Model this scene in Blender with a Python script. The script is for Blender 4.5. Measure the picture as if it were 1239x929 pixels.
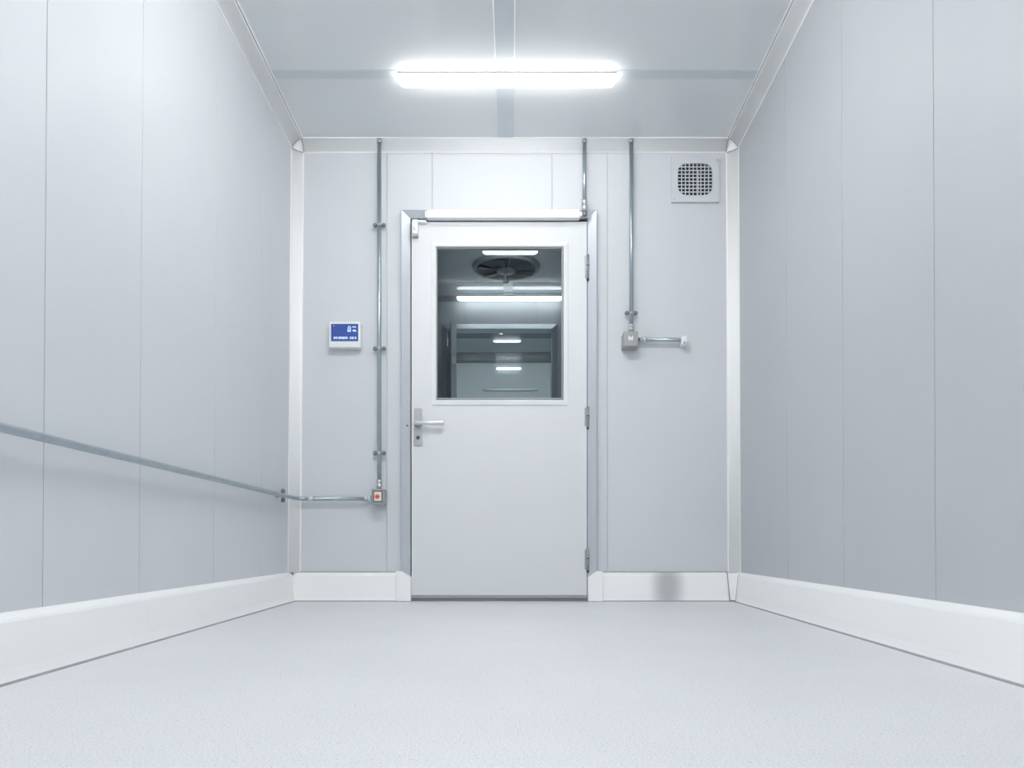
import bpy, bmesh, math
from mathutils import Vector, Matrix

for o in list(bpy.data.objects):
    bpy.data.objects.remove(o, do_unlink=True)
SC = bpy.context.scene
C = SC.collection

# ------------------------------------------------------------------ camera, world, light, exposure
HC = 0.3226            # camera height
F = 920.0              # focal length in pixels of a 1239 px wide frame
D = 4.24               # distance to the end wall
H = 2.555              # ceiling height
cam_d = bpy.data.cameras.new('camera')
cam_d.sensor_width = 36.0
cam_d.lens = 36.0 * F / 1239.0
cam_d.shift_y = 192.5 / 1239.0
cam_d.clip_start = 0.02
cam = bpy.data.objects.new('camera', cam_d)
cam.location = (0, 0, HC)
cam.rotation_euler = (math.pi / 2, 0, 0)
C.objects.link(cam)
SC.camera = cam
w = bpy.data.worlds.new('world')
SC.world = w
w.use_nodes = True
w.node_tree.nodes['Background'].inputs[0].default_value = (0.6, 0.65, 0.7, 1)
w.node_tree.nodes['Background'].inputs[1].default_value = 0.05
SC.view_settings.view_transform = 'Standard'
SC.view_settings.look = 'None'
SC.view_settings.gamma = 1.0
SC.view_settings.use_curve_mapping = False
SC.view_settings.exposure = 0.33
SC.cycles.diffuse_bounces = 7          # white room: light goes round many times
LAMP_MAIN = 10.5       # diffuser emission of the batten in view
LAMP_NEAR_FILL = 79.0       # unseen fill battens added over the viewer, brighter than the visible one
LAMP_NEXT = 6.0        # battens in the next room
LAMP_NEXT_FILL = 12.0   # unseen fill batten added over the door in the next room
LAMP_FAR = 6.0          # small battens in the far room
LAMP_FAR_FILL = 110.0    # unseen fill batten added in the far room, behind the opening head
LAMP_COL = (0.995, 0.992, 0.98)

# ------------------------------------------------------------------ materials (procedural)
def new_mat(name):
    m = bpy.data.materials.new(name)
    m.use_nodes = True
    nt = m.node_tree
    return m, nt, nt.nodes['Principled BSDF']

def pmat(name, col, rough=0.4, metal=0.0, spec=0.5, var=0.0, scale=6.0, stretch=(1, 1, 1), bump=0.0, bscale=60.0, coat=0.0):
    m, nt, b = new_mat(name)
    b.inputs['Base Color'].default_value = (*col, 1)
    b.inputs['Roughness'].default_value = rough
    b.inputs['Metallic'].default_value = metal
    b.inputs['Specular IOR Level'].default_value = spec
    b.inputs['Coat Weight'].default_value = coat
    tc = nt.nodes.new('ShaderNodeTexCoord')
    mp = nt.nodes.new('ShaderNodeMapping')
    mp.inputs['Scale'].default_value = stretch
    nt.links.new(tc.outputs['Object'], mp.inputs['Vector'])
    if var > 0:
        n = nt.nodes.new('ShaderNodeTexNoise')
        n.inputs['Scale'].default_value = scale
        n.inputs['Detail'].default_value = 3
        r = nt.nodes.new('ShaderNodeValToRGB')
        r.color_ramp.elements[0].position = 0.3
        r.color_ramp.elements[1].position = 0.7
        r.color_ramp.elements[0].color = (*[max(0, c * (1 - var)) for c in col], 1)
        r.color_ramp.elements[1].color = (*[min(1, c * (1 + var)) for c in col], 1)
        nt.links.new(mp.outputs[0], n.inputs['Vector'])
        nt.links.new(n.outputs['Fac'], r.inputs['Fac'])
        nt.links.new(r.outputs['Color'], b.inputs['Base Color'])
    if bump > 0:
        n2 = nt.nodes.new('ShaderNodeTexNoise')
        n2.inputs['Scale'].default_value = bscale
        n2.inputs['Detail'].default_value = 2
        bp = nt.nodes.new('ShaderNodeBump')
        bp.inputs['Strength'].default_value = bump
        bp.inputs['Distance'].default_value = 0.002
        nt.links.new(mp.outputs[0], n2.inputs['Vector'])
        nt.links.new(n2.outputs['Fac'], bp.inputs['Height'])
        nt.links.new(bp.outputs['Normal'], b.inputs['Normal'])
    return m

def emat(name, col, strength):
    m, nt, b = new_mat(name)
    b.inputs['Base Color'].default_value = (*[min(c, 0.9) for c in col], 1)
    b.inputs['Roughness'].default_value = 0.4
    b.inputs['Emission Color'].default_value = (*col, 1)
    b.inputs['Emission Strength'].default_value = strength
    return m

M = {}
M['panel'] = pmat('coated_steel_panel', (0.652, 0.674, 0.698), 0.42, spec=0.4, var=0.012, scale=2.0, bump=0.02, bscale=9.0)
M['panel_dark'] = pmat('coated_steel_panel_dark', (0.525, 0.546, 0.569), 0.42, spec=0.4, var=0.012, scale=2.0, bump=0.02, bscale=9.0)  # panel colour darkened evenly for the right wall's tone
M['ceiling'] = pmat('coated_steel_ceiling', (0.76, 0.785, 0.797), 0.08, spec=0.4, var=0.01, scale=2.0)
M['strip'] = pmat('ceiling_joint_strip', (0.61, 0.655, 0.685), 0.35, var=0.01)
M['backing'] = pmat('panel_core', (0.30, 0.32, 0.35), 0.7, var=0.02)
M['cove'] = pmat('white_pvc_cove', (0.955, 0.955, 0.95), 0.35, var=0.006, scale=4.0)
M['sealant'] = pmat('grey_sealant', (0.34, 0.345, 0.35), 0.6, var=0.08, scale=20)
M['door'] = pmat('white_door_steel', (0.715, 0.733, 0.745), 0.35, var=0.01, scale=3.0, bump=0.03, bscale=30)
M['alu'] = pmat('brushed_aluminium', (0.58, 0.61, 0.645), 0.40, metal=0.55, var=0.03, scale=30, stretch=(8, 8, 0.4))
M['steel'] = pmat('satin_steel', (0.38, 0.39, 0.405), 0.42, metal=0.7, var=0.04, scale=30)
M['galv'] = pmat('galvanised_conduit', (0.42, 0.475, 0.515), 0.30, metal=0.8, var=0.05, scale=25)
M['fitting'] = pmat('bright_zinc_fitting', (0.64, 0.66, 0.68), 0.30, metal=0.8, var=0.03, scale=25)
M['clip'] = pmat('grey_clip_plastic', (0.20, 0.215, 0.23), 0.45, var=0.05, scale=25)
M['boxgrey'] = pmat('grey_box_plastic', (0.37, 0.38, 0.385), 0.45, var=0.03, scale=20)
M['boxdark'] = pmat('dark_box_plastic', (0.20, 0.21, 0.22), 0.5, var=0.03, scale=20)
M['white'] = pmat('white_plastic', (0.84, 0.85, 0.85), 0.35, var=0.01, scale=8)
M['black'] = pmat('black_rubber', (0.035, 0.04, 0.045), 0.6, var=0.1, scale=20)
M['gasket'] = pmat('dark_gasket', (0.06, 0.07, 0.078), 0.6, var=0.05, scale=20)
M['orange'] = emat('orange_indicator', (0.78, 0.15, 0.045), 0.15)
M['red'] = pmat('dark_red_mark', (0.40, 0.04, 0.02), 0.4, var=0.03)
M['lcd'] = emat('blue_lcd', (0.018, 0.055, 0.27), 0.18)
M['lcdtext'] = emat('lcd_characters', (0.62, 0.78, 0.95), 0.15)
M['lamp_main'] = emat('opal_diffuser_lit', LAMP_COL, LAMP_MAIN)
M['lamp_near_fill'] = emat('opal_diffuser_near_fill', LAMP_COL, LAMP_NEAR_FILL)
M['lamp_next'] = emat('opal_diffuser_next_room', LAMP_COL, LAMP_NEXT)
M['lamp_next_fill'] = emat('opal_diffuser_next_fill', LAMP_COL, LAMP_NEXT_FILL)
M['lamp_far_fill'] = emat('opal_diffuser_far_fill', LAMP_COL, LAMP_FAR_FILL)
M['lamp_far'] = emat('opal_diffuser_far_room', LAMP_COL, LAMP_FAR)
M['fan'] = pmat('fan_grey', (0.34, 0.37, 0.39), 0.45, var=0.03, scale=20)
M['fandark'] = pmat('fan_dark', (0.13, 0.145, 0.16), 0.5, var=0.03, scale=20)
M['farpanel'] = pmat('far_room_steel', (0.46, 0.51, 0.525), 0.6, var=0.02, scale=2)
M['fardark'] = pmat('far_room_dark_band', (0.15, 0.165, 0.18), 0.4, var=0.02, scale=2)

# floor: pale blue-grey speckled vinyl
def floor_mat():
    m, nt, b = new_mat('speckled_vinyl')
    tc = nt.nodes.new('ShaderNodeTexCoord')
    def ramp(p0, c0, p1, c1):
        r = nt.nodes.new('ShaderNodeValToRGB')
        r.color_ramp.elements[0].position = p0; r.color_ramp.elements[0].color = c0
        r.color_ramp.elements[1].position = p1; r.color_ramp.elements[1].color = c1
        return r
    base = nt.nodes.new('ShaderNodeTexNoise'); base.inputs['Scale'].default_value = 1.6; base.inputs['Detail'].default_value = 4
    rb = ramp(0.3, (0.735, 0.738, 0.757, 1), 0.7, (0.775, 0.778, 0.797, 1))
    nt.links.new(tc.outputs['Object'], base.inputs['Vector']); nt.links.new(base.outputs['Fac'], rb.inputs['Fac'])
    sp = nt.nodes.new('ShaderNodeTexNoise'); sp.inputs['Scale'].default_value = 240; sp.inputs['Detail'].default_value = 2
    rs = ramp(0.35, (0.86, 0.87, 0.88, 1), 0.62, (1.04, 1.04, 1.04, 1))
    nt.links.new(tc.outputs['Object'], sp.inputs['Vector']); nt.links.new(sp.outputs['Fac'], rs.inputs['Fac'])
    vo = nt.nodes.new('ShaderNodeTexVoronoi'); vo.inputs['Scale'].default_value = 80
    rv = ramp(0.06, (0.56, 0.56, 0.58, 1), 0.15, (1, 1, 1, 1))
    nt.links.new(tc.outputs['Object'], vo.inputs['Vector']); nt.links.new(vo.outputs['Distance'], rv.inputs['Fac'])
    prev = rb.outputs['Color']
    for r in (rs, rv):
        mx = nt.nodes.new('ShaderNodeMix'); mx.data_type = 'RGBA'; mx.blend_type = 'MULTIPLY'
        mx.inputs[0].default_value = 1.0
        nt.links.new(prev, mx.inputs[6]); nt.links.new(r.outputs['Color'], mx.inputs[7])
        prev = mx.outputs[2]
    nt.links.new(prev, b.inputs['Base Color'])
    b.inputs['Roughness'].default_value = 0.42
    b.inputs['Specular IOR Level'].default_value = 0.4
    return m
M['floor'] = floor_mat()

# window glass: grey tinted pane
def glass_mat():
    m = bpy.data.materials.new('grey_tinted_glass'); m.use_nodes = True
    nt = m.node_tree; nt.nodes.clear()
    out = nt.nodes.new('ShaderNodeOutputMaterial')
    tr = nt.nodes.new('ShaderNodeBsdfTransparent'); tr.inputs[0].default_value = (0.70, 0.745, 0.765, 1)
    gl = nt.nodes.new('ShaderNodeBsdfGlossy'); gl.inputs['Roughness'].default_value = 0.02
    gl.inputs[0].default_value = (0.9, 0.9, 0.9, 1)
    lw = nt.nodes.new('ShaderNodeFresnel'); lw.inputs['IOR'].default_value = 1.045
    mx = nt.nodes.new('ShaderNodeMixShader')
    nt.links.new(lw.outputs[0], mx.inputs[0]); nt.links.new(tr.outputs[0], mx.inputs[1]); nt.links.new(gl.outputs[0], mx.inputs[2])
    nt.links.new(mx.outputs[0], out.inputs[0])
    return m
M['glass'] = glass_mat()

# white baseboard with one soft grey patch, fading outwards
def patch_mat(cx, cz):
    m = pmat('white_pvc_grey_patch', (0.955, 0.955, 0.95), 0.33)
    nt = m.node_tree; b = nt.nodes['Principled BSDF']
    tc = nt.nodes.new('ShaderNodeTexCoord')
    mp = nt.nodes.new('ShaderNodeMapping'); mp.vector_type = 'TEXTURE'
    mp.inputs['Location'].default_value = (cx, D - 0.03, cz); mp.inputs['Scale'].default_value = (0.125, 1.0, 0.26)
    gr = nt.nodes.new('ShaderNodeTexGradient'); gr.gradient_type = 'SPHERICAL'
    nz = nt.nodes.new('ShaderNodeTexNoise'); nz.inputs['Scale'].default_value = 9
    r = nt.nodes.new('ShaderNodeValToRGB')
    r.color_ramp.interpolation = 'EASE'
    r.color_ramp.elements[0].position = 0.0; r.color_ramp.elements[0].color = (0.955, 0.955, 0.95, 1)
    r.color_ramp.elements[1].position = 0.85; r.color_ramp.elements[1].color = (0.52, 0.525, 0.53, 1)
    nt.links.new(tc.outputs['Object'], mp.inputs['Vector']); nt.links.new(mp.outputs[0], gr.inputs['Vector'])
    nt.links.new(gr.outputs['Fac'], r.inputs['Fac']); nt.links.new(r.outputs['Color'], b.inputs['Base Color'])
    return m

# ------------------------------------------------------------------ mesh helpers
def obj(name, bm, mat, parent=None):
    bmesh.ops.recalc_face_normals(bm, faces=bm.faces)
    me = bpy.data.meshes.new(name)
    bm.to_mesh(me); bm.free()
    me.materials.append(M[mat] if isinstance(mat, str) else mat)
    o = bpy.data.objects.new(name, me)
    C.objects.link(o)
    if parent is not None:
        o.parent = parent
    return o

def thing(name, label, cat, loc=(0, 0, 0), group=None):
    o = bpy.data.objects.new(name, None)
    o.empty_display_size = 0.05
    C.objects.link(o)
    o.location = loc
    o['label'] = label; o['category'] = cat
    if group: o['group'] = group
    return o

def tag(o, label, cat, group=None):
    o['label'] = label; o['category'] = cat
    if group: o['group'] = group
    return o

def struct(o, label=None):
    o['kind'] = 'structure'
    if label: o['label'] = label
    return o

def box(x0, x1, y0, y1, z0, z1, bev=0.0, seg=1, bm=None):
    own = bmesh.new()
    bmesh.ops.create_cube(own, size=1.0)
    for v in own.verts:
        v.co = Vector(((x0 + x1) / 2 + v.co.x * (x1 - x0), (y0 + y1) / 2 + v.co.y * (y1 - y0), (z0 + z1) / 2 + v.co.z * (z1 - z0)))
    if bev > 0:
        bmesh.ops.bevel(own, geom=list(own.edges), offset=bev, segments=seg, affect='EDGES', profile=0.5)
        if seg > 1:
            for f in own.faces: f.smooth = True
    if bm is None:
        return own
    merge(bm, own)
    return bm

def merge(bm, other):
    me = bpy.data.meshes.new('tmp'); other.to_mesh(me); other.free()
    bm.from_mesh(me); bpy.data.meshes.remove(me)

def prism(pts, axis, a0, a1, bev=0.0):
    """polygon in the two other axes, extruded along axis ('x','y','z')"""
    bm = bmesh.new()
    def mk(p, a):
        if axis == 'y': return Vector((p[0], a, p[1]))
        if axis == 'x': return Vector((a, p[0], p[1]))
        return Vector((p[0], p[1], a))
    A = [bm.verts.new(mk(p, a0)) for p in pts]
    B = [bm.verts.new(mk(p, a1)) for p in pts]
    n = len(pts)
    bm.faces.new(A); bm.faces.new(B[::-1])
    for i in range(n):
        bm.faces.new((A[i], A[(i + 1) % n], B[(i + 1) % n], B[i]))
    bmesh.ops.recalc_face_normals(bm, faces=bm.faces)
    if bev > 0:
        bmesh.ops.bevel(bm, geom=list(bm.edges), offset=bev, segments=1, affect='EDGES', profile=0.5)
    return bm

def sweep(profile, p0, p1, A, B, smooth=()):
    """closed profile of (a,b) swept from p0 to p1; point = p + a*A + b*B"""
    bm = bmesh.new()
    p0, p1, A, B = Vector(p0), Vector(p1), Vector(A), Vector(B)
    R0 = [bm.verts.new(p0 + a * A + b * B) for a, b in profile]
    R1 = [bm.verts.new(p1 + a * A + b * B) for a, b in profile]
    n = len(profile)
    bm.faces.new(R0); bm.faces.new(R1[::-1])
    for i in range(n):
        f = bm.faces.new((R0[i], R0[(i + 1) % n], R1[(i + 1) % n], R1[i]))
        f.smooth = i in smooth
    return bm

def ring(outer, inner, y0, y1, bm=None):
    """rectangular frame (x0,x1,z0,z1) with a rectangular hole, thick from y0 to y1"""
    bm = bm or bmesh.new()
    def rect(r, y):
        return [bm.verts.new((x, y, z)) for x, z in ((r[0], r[2]), (r[1], r[2]), (r[1], r[3]), (r[0], r[3]))]
    o0, o1, i0, i1 = rect(outer, y0), rect(outer, y1), rect(inner, y0), rect(inner, y1)
    for k in range(4):
        j = (k + 1) % 4
        bm.faces.new((o0[k], o0[j], i0[j], i0[k])); bm.faces.new((o1[k], o1[j], i1[j], i1[k]))
        bm.faces.new((o0[k], o0[j], o1[j], o1[k])); bm.faces.new((i0[k], i0[j], i1[j], i1[k]))
    return bm

def mitre_loop(rect, profile, closed=True, kz=1.0):
    """profile of (inset d, y) swept with mitred corners round rect (x0,x1,z0,z1); open at the bottom when not closed"""
    bm = bmesh.new()
    x0, x1, z0, z1 = rect
    rows = []
    for d, y in profile:
        if closed:
            c = [(x0 + d, z0 + d), (x0 + d, z1 - d), (x1 - d, z1 - d), (x1 - d, z0 + d)]
        else:
            c = [(x0 + d, z0), (x0 + d, z1 - d * kz), (x1 - d, z1 - d * kz), (x1 - d, z0)]
        rows.append([bm.verts.new((x, y, z)) for x, z in c])
    n = len(profile)
    for i in range(n):
        a, b = rows[i], rows[(i + 1) % n]
        for k in range(4 if closed else 3):
            j = (k + 1) % 4
            bm.faces.new((a[k], a[j], b[j], b[k]))
    if not closed:
        bm.faces.new([r[0] for r in rows]); bm.faces.new([r[3] for r in rows][::-1])
    return bm

def tube(path, r, seg=16, bm=None, caps=True):
    """round tube along a polyline; r may be a list"""
    bm = bm or bmesh.new()
    P = [Vector(p) for p in path]
    rs = r if isinstance(r, (list, tuple)) else [r] * len(P)
    prev = None; rows = []
    for i, p in enumerate(P):
        if i == 0: t = P[1] - P[0]
        elif i == len(P) - 1: t = P[-1] - P[-2]
        else: t = (P[i + 1] - P[i]).normalized() + (P[i] - P[i - 1]).normalized()
        if t.length < 1e-9: t = Vector((0, 0, 1))
        t.normalize()
        if prev is None:
            u = t.orthogonal().normalized()
        else:
            u = (prev - t * prev.dot(t)).normalized()
        prev = u; v = t.cross(u)
        rows.append([bm.verts.new(p + (u * math.cos(2 * math.pi * k / seg) + v * math.sin(2 * math.pi * k / seg)) * rs[i]) for k in range(seg)])
    for a, b in zip(rows, rows[1:]):
        for k in range(seg):
            f = bm.faces.new((a[k], a[(k + 1) % seg], b[(k + 1) % seg], b[k])); f.smooth = True
    if caps:
        bm.faces.new(rows[0][::-1]); bm.faces.new(rows[-1])
    return bm

def lathe(pts, c, axis, seg=20):
    """pts of (radius, distance along axis) about point c; axis a unit vector"""
    axis = Vector(axis).normalized(); c = Vector(c)
    u = axis.orthogonal().normalized(); v = axis.cross(u)
    bm = bmesh.new(); rows = []
    for r, d in pts:
        rows.append([bm.verts.new(c + axis * d + (u * math.cos(2 * math.pi * k / seg) + v * math.sin(2 * math.pi * k / seg)) * max(r, 1e-5)) for k in range(seg)])
    for a, b in zip(rows, rows[1:]):
        for k in range(seg):
            f = bm.faces.new((a[k], a[(k + 1) % seg], b[(k + 1) % seg], b[k])); f.smooth = True
    bm.faces.new(rows[0][::-1]); bm.faces.new(rows[-1])
    return bm

def arc3(p, q, corner, n=8):
    p, q, c = Vector(p), Vector(q), Vector(corner)
    return [(1 - t) ** 2 * p + 2 * (1 - t) * t * c + t * t * q for t in [i / n for i in range(n + 1)]]

def PX(px, Y): return (px - 619.5) * Y / F
def PZ(py, Y): return HC + (657.0 - py) * Y / F

# ------------------------------------------------------------------ room shell
YB = -1.6                                    # wall behind the camera
LX0, LTOE, LLEAN = -1.2368, -0.01957, 0.0079
RX0, RTOE, RLEAN = 1.2617, 0.03098, -0.0045
def XL(y, z): return LX0 + LTOE * (y - D) + LLEAN * z
def XR(y, z): return RX0 + RTOE * (y - D) + RLEAN * z

def frame_matrix(o, u, v):
    u = Vector(u).normalized(); v = Vector(v); v = (v - u * v.dot(u)).normalized()
    w_ = v.cross(u)                          # local y: into the room
    m = Matrix((u, w_, v)).transposed().to_4x4(); m.translation = Vector(o)
    return m
ML = frame_matrix((LX0, D, 0), (-LTOE, -1, 0), (LLEAN, 0, 1))     # local x runs towards the camera
MR = frame_matrix((RX0, D, 0), (RTOE, 1, 0), (RLEAN, 0, 1))       # local x runs away from the camera

fl = struct(obj('floor', box(-1.7, 1.7, YB - 0.15, D + 0.1, -0.05, 0.0), 'floor'), 'pale blue-grey speckled vinyl floor')

# side walls: backing slab + separate coated panels with shadow joints
PT = 0.012
def side_wall(name, mat4, seams, sign, label, pm='panel'):
    L = D - YB
    a, b = (0, L) if sign > 0 else (-L, 0)
    wo = obj(name, box(a - 0.12 * (sign < 0) , b + 0.12 * (sign > 0), -0.10, -PT, -0.04, H + 0.04), 'backing')
    wo.matrix_world = mat4
    struct(wo, label)
    e = [0.0] + seams + [L]
    for s0, s1 in zip(e, e[1:]):
        x0, x1 = (s0, s1) if sign > 0 else (-s1, -s0)
        obj('panel', box(x0 + 0.0016, x1 - 0.0016, -PT, 0.0, 0.0, H + 0.01, 0.0006), pm, wo)
    return wo
wall_left = side_wall('wall_left', ML, [D - y for y in (3.71, 3.088, 2.446, 1.9276, 1.36, 0.78, 0.2, -0.4, -1.0)], 1,
                      'left wall of pale blue-grey coated steel panels with vertical joints')
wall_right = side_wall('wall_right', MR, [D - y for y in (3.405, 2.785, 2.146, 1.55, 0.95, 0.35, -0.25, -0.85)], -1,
                       'right wall of darker coated steel panels with vertical joints', 'panel_dark')

# end wall with the door opening
OX0, OX1, OZ = -0.5645, 0.4217, 2.134        # opening
bm = bmesh.new()
box(-1.42, OX0, D + PT, D + 0.1, -0.04, H + 0.04, bm=bm)
box(OX1, 1.45, D + PT, D + 0.1, -0.04, H + 0.04, bm=bm)
box(OX0, OX1, D + PT, D + 0.1, OZ, H + 0.04, bm=bm)
wall_back = struct(obj('wall_back', bm, 'backing'), 'end wall of pale coated steel panels around the door')
S1, S2, S3, S4 = PX(468, D), PX(523, D), PX(668, D), PX(735, D)
g = 0.0008
def poly_panel(pts): obj('panel', prism(pts, 'y', D, D + PT, 0.0006), 'panel', wall_back)
zt = H + 0.01
poly_panel([(XL(D, 0), 0), (S1 - g, 0), (S1 - g, zt), (XL(D, H), zt)])
poly_panel([(S1 + g, 0), (OX0, 0), (OX0, OZ), (S2 - g, OZ), (S2 - g, zt), (S1 + g, zt)])
poly_panel([(S2 + g, OZ), (S3 - g, OZ), (S3 - g, zt), (S2 + g, zt)])
poly_panel([(S3 + g, OZ), (OX1, OZ), (OX1, 0), (S4 - g, 0), (S4 - g, zt), (S3 + g, zt)])
poly_panel([(S4 + g, 0), (XR(D, 0), 0), (XR(D, H), zt), (S4 + g, zt)])

# wall behind the camera
wf = struct(obj('wall_front', box(-1.4, 1.4, YB - 0.1, YB - PT, -0.04, H + 0.04), 'backing'), 'panelled wall behind the viewer')
for i in range(4):
    x0 = -1.2 + i * 0.6
    obj('panel', box(x0 + g, x0 + 0.6 - g, YB - PT, YB, 0, H + 0.01, 0.0013), 'panel', wf)

# ceiling: four panel fields parted by flat joint strips
ceil = struct(obj('ceiling', box(-1.45, 1.45, YB - 0.1, D + 0.1, H + 0.016, H + 0.06), 'backing'), 'pale grey coated ceiling panels with flat joint strips')
CX0, CX1 = PX(603.3, D), PX(621.4, D)
yseams = [YB, -1.25, -1.183, 1.17, 1.237, 3.588, 3.655, D]
for k in range(0, 8, 2):
    y0, y1 = yseams[k], yseams[k + 1]
    if y1 <= y0: continue
    obj('panel', prism([(XL(y0, H), y0), (CX0, y0), (CX0, y1), (XL(y1, H), y1)], 'z', H, H + 0.016, 0.0015), 'ceiling', ceil)
    obj('panel', prism([(CX1, y0), (XR(y0, H), y0), (XR(y1, H), y1), (CX1, y1)], 'z', H, H + 0.016, 0.0015), 'ceiling', ceil)
obj('joint_strip', box(CX0 - 0.001, CX1 + 0.001, YB, D, H - 0.002, H + 0.016, 0.0008), 'strip', ceil)
for xe_ in (CX0 - 0.0045, CX1 + 0.0005):
    obj('strip_edge', box(xe_, xe_ + 0.004, YB, 3.588, H - 0.003, H + 0.016, 0.0008), 'cove', ceil)
for k in (1, 3, 5):
    y0, y1 = yseams[k], yseams[k + 1]
    obj('joint_strip', prism([(XL(y0, H), y0), (CX0, y0), (CX0, y1), (XL(y1, H), y1)], 'z', H - 0.002, H + 0.016), 'strip', ceil)
    obj('joint_strip', prism([(CX1, y0), (XR(y0, H), y0), (XR(y1, H), y1), (CX1, y1)], 'z', H - 0.002, H + 0.016), 'strip', ceil)

# coved trims
E = 0.058
NA = 8
def cove(e=E, lip=0.004, depth=0.18):
    """closed profile: lips on both legs and a shallow concave face between them"""
    pts = [(0, 0), (e, 0), (e, lip), (e - 0.005, lip + 0.001)]
    a, b = Vector((e - 0.005, lip + 0.001)), Vector((lip + 0.001, e - 0.005))
    c = (a + b) / 2 * (1 - depth)
    for i in range(1, NA + 1):
        t = i / NA
        p = (1 - t) ** 2 * a + 2 * (1 - t) * t * c + t * t * b
        pts.append((p.x, p.y))
    pts += [(lip, e), (0, e)]
    return pts
CP = cove()
SM = set(range(3, 3 + NA))
def corner(x_of, z): return Vector((x_of(D, z), D, z))
BH = 0.161
trims = []
def trim(name, bm, label): return struct(obj(name, bm, 'cove'), label)
t1 = trim('trim_1', sweep(CP, (XL(D, BH), D, BH), (XL(D, H - E), D, H - E), (1, 0, 0), (0, -1, 0), SM), 'white coved trim in the left wall corner')
t2 = trim('trim_2', sweep(CP, (XR(D, BH), D, BH), (XR(D, H - E), D, H - E), (-1, 0, 0), (0, -1, 0), SM), 'white coved trim in the right wall corner')
t3 = trim('trim_3', sweep(CP, (XL(D, H) + E, D, H), (XR(D, H) - E, D, H), (0, 0, -1), (0, -1, 0), SM), 'white coved trim between end wall and ceiling')
t4 = trim('trim_4', sweep(CP, (XL(D - E, H), D - E, H), (XL(YB, H), YB, H), (0, 0, -1), (1, 0, 0), SM), 'white coved trim between left wall and ceiling')
t5 = trim('trim_5', sweep(CP, (XR(D - E, H), D - E, H), (XR(YB, H), YB, H), (0, 0, -1), (-1, 0, 0), SM), 'white coved trim between right wall and ceiling')
# grey bead along the ceiling lip of the side coves
for t, xf, s in ((t4, XL, 1), (t5, XR, -1)):
    obj('sealant_bead', tube([(xf(D - E, H) + s * (E + 0.0012), D - E, H - 0.0012), (xf(YB, H) + s * (E + 0.0012), YB, H - 0.0012)], 0.0024, 6), 'sealant', t)
    obj('edge_lip', sweep([(0, 0), (0.006, 0), (0.006, 0.003), (0, 0.003)], (xf(D - E, H) + s * (E + 0.0036), D - E, H), (xf(YB, H) + s * (E + 0.0036), YB, H), (s, 0, 0), (0, 0, -1)), 'cove', t)
# three-way corner caps: hollow ball octants
def corner_cap(xf, s, parent):
    c = Vector((xf(D, H), D, H))
    bm = bmesh.new(); n = 8; rows = []
    def P(th, ph, r=E * 0.985, cc=E):
        d = Vector((-s * math.cos(ph) * math.sin(th), math.sin(ph) * math.sin(th), math.cos(th)))
        # flatten towards the chord so it meets the shallow coves
        p = Vector((s * cc, -cc, -cc)) + d * r
        return c + p
    for i in range(n + 1):
        rows.append([bm.verts.new(P(math.pi / 2 * i / n, math.pi / 2 * j / n)) for j in range(n + 1)])
    for i in range(n):
        for j in range(n):
            f = bm.faces.new((rows[i][j], rows[i + 1][j], rows[i + 1][j + 1], rows[i][j + 1])); f.smooth = True
    bmesh.ops.remove_doubles(bm, verts=bm.verts, dist=1e-5)
    cap = obj('corner_cap', bm, 'cove', parent)
    sol = cap.modifiers.new('thickness', 'SOLIDIFY'); sol.thickness = 0.003; sol.offset = 0
    cap_prof = [(a, b) for a, b in CP[3:3 + NA + 1]]
    # seams along the ends of the three coves
    sx = lambda a, b: c + Vector((s * E, -b, -a))          # end of the end-wall cove (plane x)
    sy = lambda a, b: c + Vector((s * b, -E, -a))          # end of the side cove (plane y)
    sz = lambda a, b: c + Vector((s * a, -b, -E))          # end of the upright cove (plane z)
    for fn in (sx, sy, sz):
        pts = [fn(a + 0.001, b + 0.001) for a, b in cap_prof]
        obj('joint_seam', tube(pts, 0.0023, 6), 'sealant', parent)
corner_cap(XL, 1, t3)
corner_cap(XR, -1, t3)

# baseboards: profile (out from wall, height)
BP = [(0, 0), (0.036, 0), (0.036, 0.004), (0.033, 0.014), (0.030, 0.032), (0.029, 0.050), (0.021, 0.139), (0.018, 0.146), (0.006, BH - 0.002), (0.003, BH), (0, BH)]
BS = set()
def baseboard_side(name, mat4, sign, joints, label):
    L = D - YB
    e = [0.025 if sign > 0 else 0.080] + joints + [L]
    root = None
    for i, (s0, s1) in enumerate(zip(e, e[1:])):
        x0, x1 = (s0, s1) if sign > 0 else (-s1, -s0)
        bm = sweep(BP, (x0 + 0.0004, 0, 0), (x1 - 0.0004, 0, 0), (0, 1, 0), (0, 0, 1), BS)
        if root is None:
            root = obj(name, bm, 'cove'); root.matrix_world = mat4; struct(root, label)
        else:
            obj('baseboard_section', bm, 'cove', root)
    a, b = (0.036, L) if sign > 0 else (-L, -0.036)
    obj('sealant_bead', sweep([(0.033, 0), (0.0425, 0), (0.0415, 0.003), (0.038, 0.0052), (0.033, 0.0052)], (a, 0, 0), (b, 0, 0), (0, 1, 0), (0, 0, 1)), 'sealant', root)
    obj('groove_line', sweep([(0.030, 0.0148), (0.0322, 0.0148), (0.0318, 0.0168), (0.030, 0.0168)], (a, 0, 0), (b, 0, 0), (0, 1, 0), (0, 0, 1)), 'sealant' if sign > 0 else 'cove', root)
    return root
bl = baseboard_side('baseboard_left', ML, 1, [D - 2.446, D - 0.2], 'white plastic skirting along the left wall')
br = baseboard_side('baseboard_right', MR, -1, [D - 1.3], 'white plastic skirting along the right wall')
M['patch'] = patch_mat(PX(807, D), 0.09)
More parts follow.
